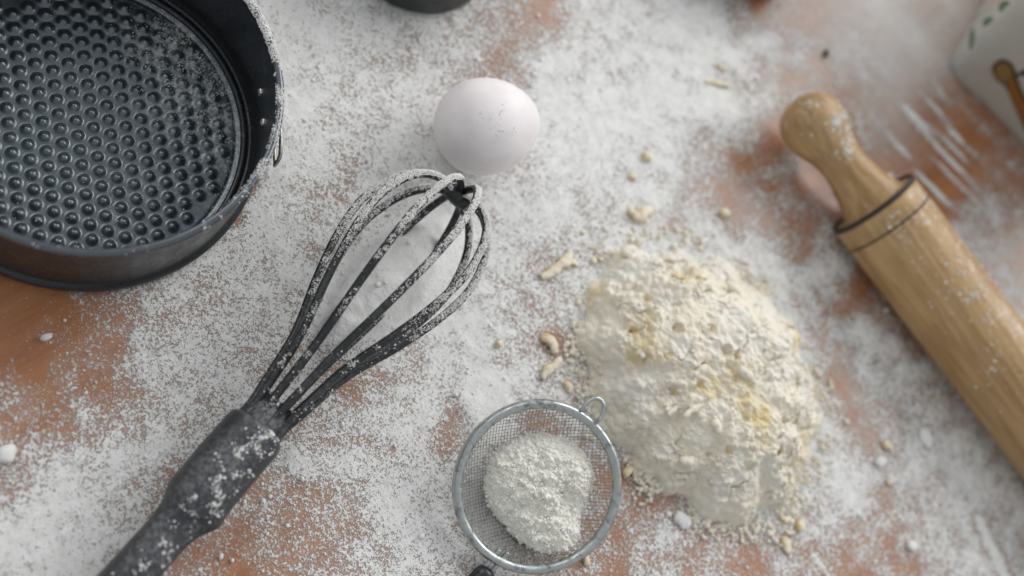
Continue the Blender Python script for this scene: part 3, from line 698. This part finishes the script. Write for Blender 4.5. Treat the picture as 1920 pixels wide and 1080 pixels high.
crumb(1178, 884, [(-9, 6), (0, 0), (9, -8)], 2.8, 'short pale shred between the sieve rim and the dough mound', seed=20)
crumb(1102, 1052, [(-2, -12), (0, 8)], 2.6, 'small cream shred tucked under the lower right of the sieve rim', seed=21)
crumb(1066, 726, [(-7, -12), (0, 0), (5, 10)], 2.6, 'stringy yellow shred just above the sieve rim', seed=22)
crumb(86, 632, [(-3, -5), (2, 6)], 3.0, 'white flour lump on the bare orange table under the cake pan', seed=23, mat=GRAIN)
crumb(8, 852, [(-6, -14), (0, 0), (-2, 14)], 5.6, 'large white lump of flour at the left edge of the table', seed=24, mat=GRAIN)
crumb(936, 645, [(-4, -5), (4, 4)], 3.0, 'tiny yellowish crumb right of the whisk loops', seed=25)
crumb(1285, 975, [(-14, -14), (0, 0), (10, 12)], 4.6, 'broken white flake at the lower left foot of the dough mound', seed=26, flat=.4, mat=GRAIN)

def on_mound(px_, py_):
    k_ = np.where(np.hypot(MPX-px_, MPY-py_) < 4)[0]; v_ = MV[k_[np.argmin(MD[k_])]]; return float(v_[2])
def mcrumb(px_, py_, pts, r, label, seed):
    z_ = on_mound(px_, py_); crumb(px_, py_, pts, r, label, z=z_-.4, seed=seed, flat=.75, mat=DOUGH)
# crumb() starts from a table point; on the mound its path is laid at the mound's own height
mcrumb(1300, 768, [(-18, 14), (-2, 0), (18, -10)], 2.0, 'pale sliver of dough lying across the middle of the mound', 31)
mcrumb(1262, 770, [(-10, 8), (8, -8)], 1.6, 'small thin shred left of the pale sliver on the mound', 32)
mcrumb(1345, 800, [(-6, -14), (0, 0), (2, 12)], 3.2, 'stout cream nugget below the middle of the mound', 33)
mcrumb(1400, 700, [(-14, -10), (0, 0), (12, 4)], 3.4, 'rough cream nugget on the right shoulder of the mound', 34)
mcrumb(1180, 470, [(-14, 6), (0, 0), (12, -8)], 3.2, 'cream knob of dough at the upper left end of the mound', 35)
mcrumb(1375, 540, [(-12, -14), (0, 0), (14, 10)], 2.6, 'curved cream shred near the top of the mound', 36)
mcrumb(1290, 860, [(-14, 0), (0, 4), (12, 0)], 3.0, 'wide pale lump on the lower front of the mound', 37)
# ------------------------------------------------------------------ rolling pin
pr1 = at(1583., 462., 28.5); pr2 = at(1729., 345., 28.5)
rc = (pr1+pr2)/2; PR = 31.0
d1 = at(1910., 868., 20.)-at(1585., 460., 20.); d1[2] = 0; d1 /= np.linalg.norm(d1)
q_ = math.radians(-1.6); d1 = np.array([d1[0]*math.cos(q_)-d1[1]*math.sin(q_), d1[0]*math.sin(q_)+d1[1]*math.cos(q_), 0])
pc = np.array(V(1642, 388, PR)); pin = empty('rolling_pin', (pc[0], pc[1], 0))
tag(pin, 'pale wooden rolling pin with a round knob handle and two dark rings', 'rolling pin')
L0 = -11
Vv, Fc = lathe(pc, d1, [(-2.5, 9), (-2.5, PR-1.4), (-1.9, PR-.4), (-.8, PR), (12.6, PR), (13.0, PR-.5), (13.9, PR-.5), (14.3, PR), (360, PR), (361.5, PR-1), (362, 0)], 128)
barrel = mesh('barrel', Vv, Fc[:, ::-1], BEECH, pin)
for a_, w_, r_ in ((-2.3, 1.7, PR-.15), (13.45, .75, PR-.2)):
    Vv, Fc = lathe(pc, d1, [(a_-w_, r_-1.5), (a_-w_, r_), (a_+w_, r_+(.1 if a_ > 0 else .25)), (a_+w_, r_-1.5)], 96); mesh('dark_ring', Vv, Fc[:, ::-1], BURN, pin)
knob = [(-90, 0), (-89.6, 5), (-87.5, 11.5), (-83, 17.2), (-76.5, 20.8), (-69, 21.9), (-61, 21.0), (-54, 18.6), (-48, 16.4), (-42, 15.2), (-35, 14.9), (-28, 15.6), (-20, 17.2), (-13, 19.0), (-8, 20.6), (-4, 22.0), (-2.4, 22.8), (-2.2, 10)]
k2 = crom([(a_, r_, 0) for a_, r_ in knob], 6)[:, :2]; k2[:, 1] = np.clip(k2[:, 1], 0, 40)
Vv, Fc = lathe(pc, d1, k2, 80); hndl = mesh('knob_handle', Vv, Fc[:, ::-1], BEECH, pin)
def k_pin(p, nn, k):
    x_, y_ = proj(p); v_ = nn@(_c/np.linalg.norm(_c)) > .25
    d_ = .75*np.exp(-(((x_-1825)/50)**2+((y_-560)/58)**2))+.35*np.exp(-(((x_-1860)/20)**2+((y_-680)/40)**2))+.5*np.exp(-(((x_-1915)/14)**2+((y_-735)/12)**2))+.006
    d_ = d_+1.0*np.exp(-(((x_-1668)/12)**2+((y_-331)/5)**2)**2)+.9*np.exp(-(((x_-1590)/6)**2+((y_-282)/10)**2))+.5*np.exp(-(((x_-1570)/16)**2+((y_-235)/26)**2))+.4*np.exp(-(((x_-1530)/20)**2+((y_-200)/10)**2))
    return v_ & (rng.random(len(p)) < d_*np.clip(.35+2.5*fbm(p, 5, 3, 97), 0, 1.3))
scatter('flour_on_rolling_pin', [barrel, hndl], 60000, .62, k_pin, 'patchy flour specks on the wooden rolling pin', 80, sgm=.35)

# ------------------------------------------------------------------ white printed tin, upper right
e1 = np.array([.957, .29, 0]); e2 = np.array([-.29, .957, 0]); c0 = np.array([49., 419., 0])
SZ = (150., 140.); Ht = 120.; fl = .20; cr = 16.
tin = empty('printed_tin', c0); tag(tin, 'white tin with rounded corners printed with green leaves and a brown figure', 'tin')
def rrect(sx_, sy_, r, n=10):
    pts = []
    for (cx, cy, a0) in ((sx_-r, r, -90), (sx_-r, sy_-r, 0), (r, sy_-r, 90), (r, r, 180)):
        for k_ in range(n+1): a_ = math.radians(a0+90*k_/n); pts.append((cx+r*math.cos(a_), cy+r*math.sin(a_)))
    return pts
def tin_pt(u, v_, z): return c0+e1*u+e2*v_+np.array([0, 0, z])
secs = [(0.0, 2.5), (.6, 1.0), (2.5, .2), (5, 0)]+[(z_, -fl*(z_-5)) for z_ in (20, 50, 80, 110, 118)]
Vt = []
for z_, ins in secs:
    s_ = ins
    for (u, v_) in rrect(SZ[0]-2*s_, SZ[1]-2*s_, cr-s_*.3): Vt.append(tin_pt(u+s_, v_+s_, z_))
nS = 44; Vt = np.array(Vt); Fl = []
for k_ in range(len(secs)-1):
    for i in range(nS): j = (i+1) % nS; Fl.append((k_*nS+i, k_*nS+j, (k_+1)*nS+j, (k_+1)*nS+i))
Fl.append(tuple(range(nS-1, -1, -1)))
mesh('body', Vt, Fl, WHITETIN, tin)
Vt = []
for z_, s_ in ((116, -22.6), (118, -24.4), (124, -24.8), (126, -23), (126.5, 0)):
    for (u, v_) in rrect(SZ[0]-2*s_, SZ[1]-2*s_, cr-s_*.3): Vt.append(tin_pt(u+s_, v_+s_, z_))
Fl = [(k_*nS+i, k_*nS+(i+1) % nS, (k_+1)*nS+(i+1) % nS, (k_+1)*nS+i) for k_ in range(4) for i in range(nS)]+[tuple(range(4*nS, 5*nS))]
mesh('lid', np.array(Vt), Fl, WHITETIN, tin)
fn = np.cross(e1, e2*(-fl)+np.array([0, 0, 1])); fn /= np.linalg.norm(fn)
if fn@(_c-c0) < 0: fn = -fn
def face_pt(px_, py_, off):
    p0 = tin_pt(0, 0, 5)+fn*off; d_ = _f+(px_-960)/F_PX*_r+(540-py_)/F_PX*_u
    t_ = ((p0-_c)@fn)/(d_@fn); return _c+t_*d_
def decal(name, poly, mat, off=.35):
    a_ = [face_pt(float(x_), float(y_), off) for x_, y_ in poly]; b_ = [face_pt(float(x_), float(y_), -.2) for x_, y_ in poly]; n_ = len(a_)
    mesh(name, a_+b_, [tuple(range(n_))]+[(i, n_+i, n_+(i+1) % n_, (i+1) % n_) for i in range(n_)], mat, tin, smooth=False)
def bez(pts): return [tuple(p[:2]) for p in crom([(x_, y_, 0) for x_, y_ in pts], 4, True)]
decal('printed_leaf', bez([(1842, 44), (1848, 34), (1862, 32), (1858, 42), (1846, 50)]), GREENPRINT)
decal('printed_leaf', bez([(1818, 92), (1817, 72), (1822, 52), (1828, 66), (1824, 88)]), GREENPRINT)
decal('printed_leaf', bez([(1872, 16), (1878, 2), (1894, 4), (1884, 16), (1876, 22)]), GREENPRINT)
decal('printed_figure', bez([(1860, 126), (1878, 111), (1898, 120), (1908, 145), (1920, 178), (1940, 205), (1960, 262), (1928, 250), (1906, 210), (1886, 165), (1868, 150)]), DARKPRINT, .30)
decal('printed_figure', bez([(1866, 128), (1880, 117), (1894, 125), (1899, 148), (1882, 155), (1869, 146)]), OCHREPRINT, .42)
decal('printed_figure', bez([(1888, 152), (1901, 147), (1914, 180), (1936, 208), (1940, 235), (1922, 236), (1904, 200), (1892, 170)]), BROWNPRINT, .42)
decal('printed_figure', bez([(1904, 142), (1922, 130), (1945, 132), (1945, 142), (1922, 142)]), DARKPRINT, .30)

# ------------------------------------------------------------------ two dark round moulds beyond the top edge
for nm, lab, cx, cy, R_, h_ in (('baking_mould', 'dark grey round baking mould at the top edge above the egg', -212.3, 80.8, 51.8, 46), ('baking_mould', 'dark round mould at the top edge near the shiny bare table', -117.7, 317.9, 53.5, 44)):
    e_ = empty(nm, (cx, cy, 0)); tag(e_, lab, 'baking mould', 'dark baking moulds')
    Vv, Fc = lathe((cx, cy, 0), (0, 0, 1), [(.6, 0), (.6, R_-7), (1.6, R_-3), (5, R_-.6), (12, R_), (h_-2, R_+2), (h_, R_+2.2), (h_+.5, R_+1), (h_-1, R_+.4), (12, R_-1.8), (4, R_-6), (2.6, R_-12), (2.6, 0)][::-1], 96)
    mesh('body', Vv, Fc[:, ::-1], DARKWARE, e_)
    th = np.arange(120)/120*2*np.pi; Vv, Fc = tube(np.stack([cx+(R_+2)*np.cos(th), cy+(R_+2)*np.sin(th), h_+0*th], -1), 1.6, 10, True); mesh('rolled_rim', Vv, Fc, DARKWARE, e_)
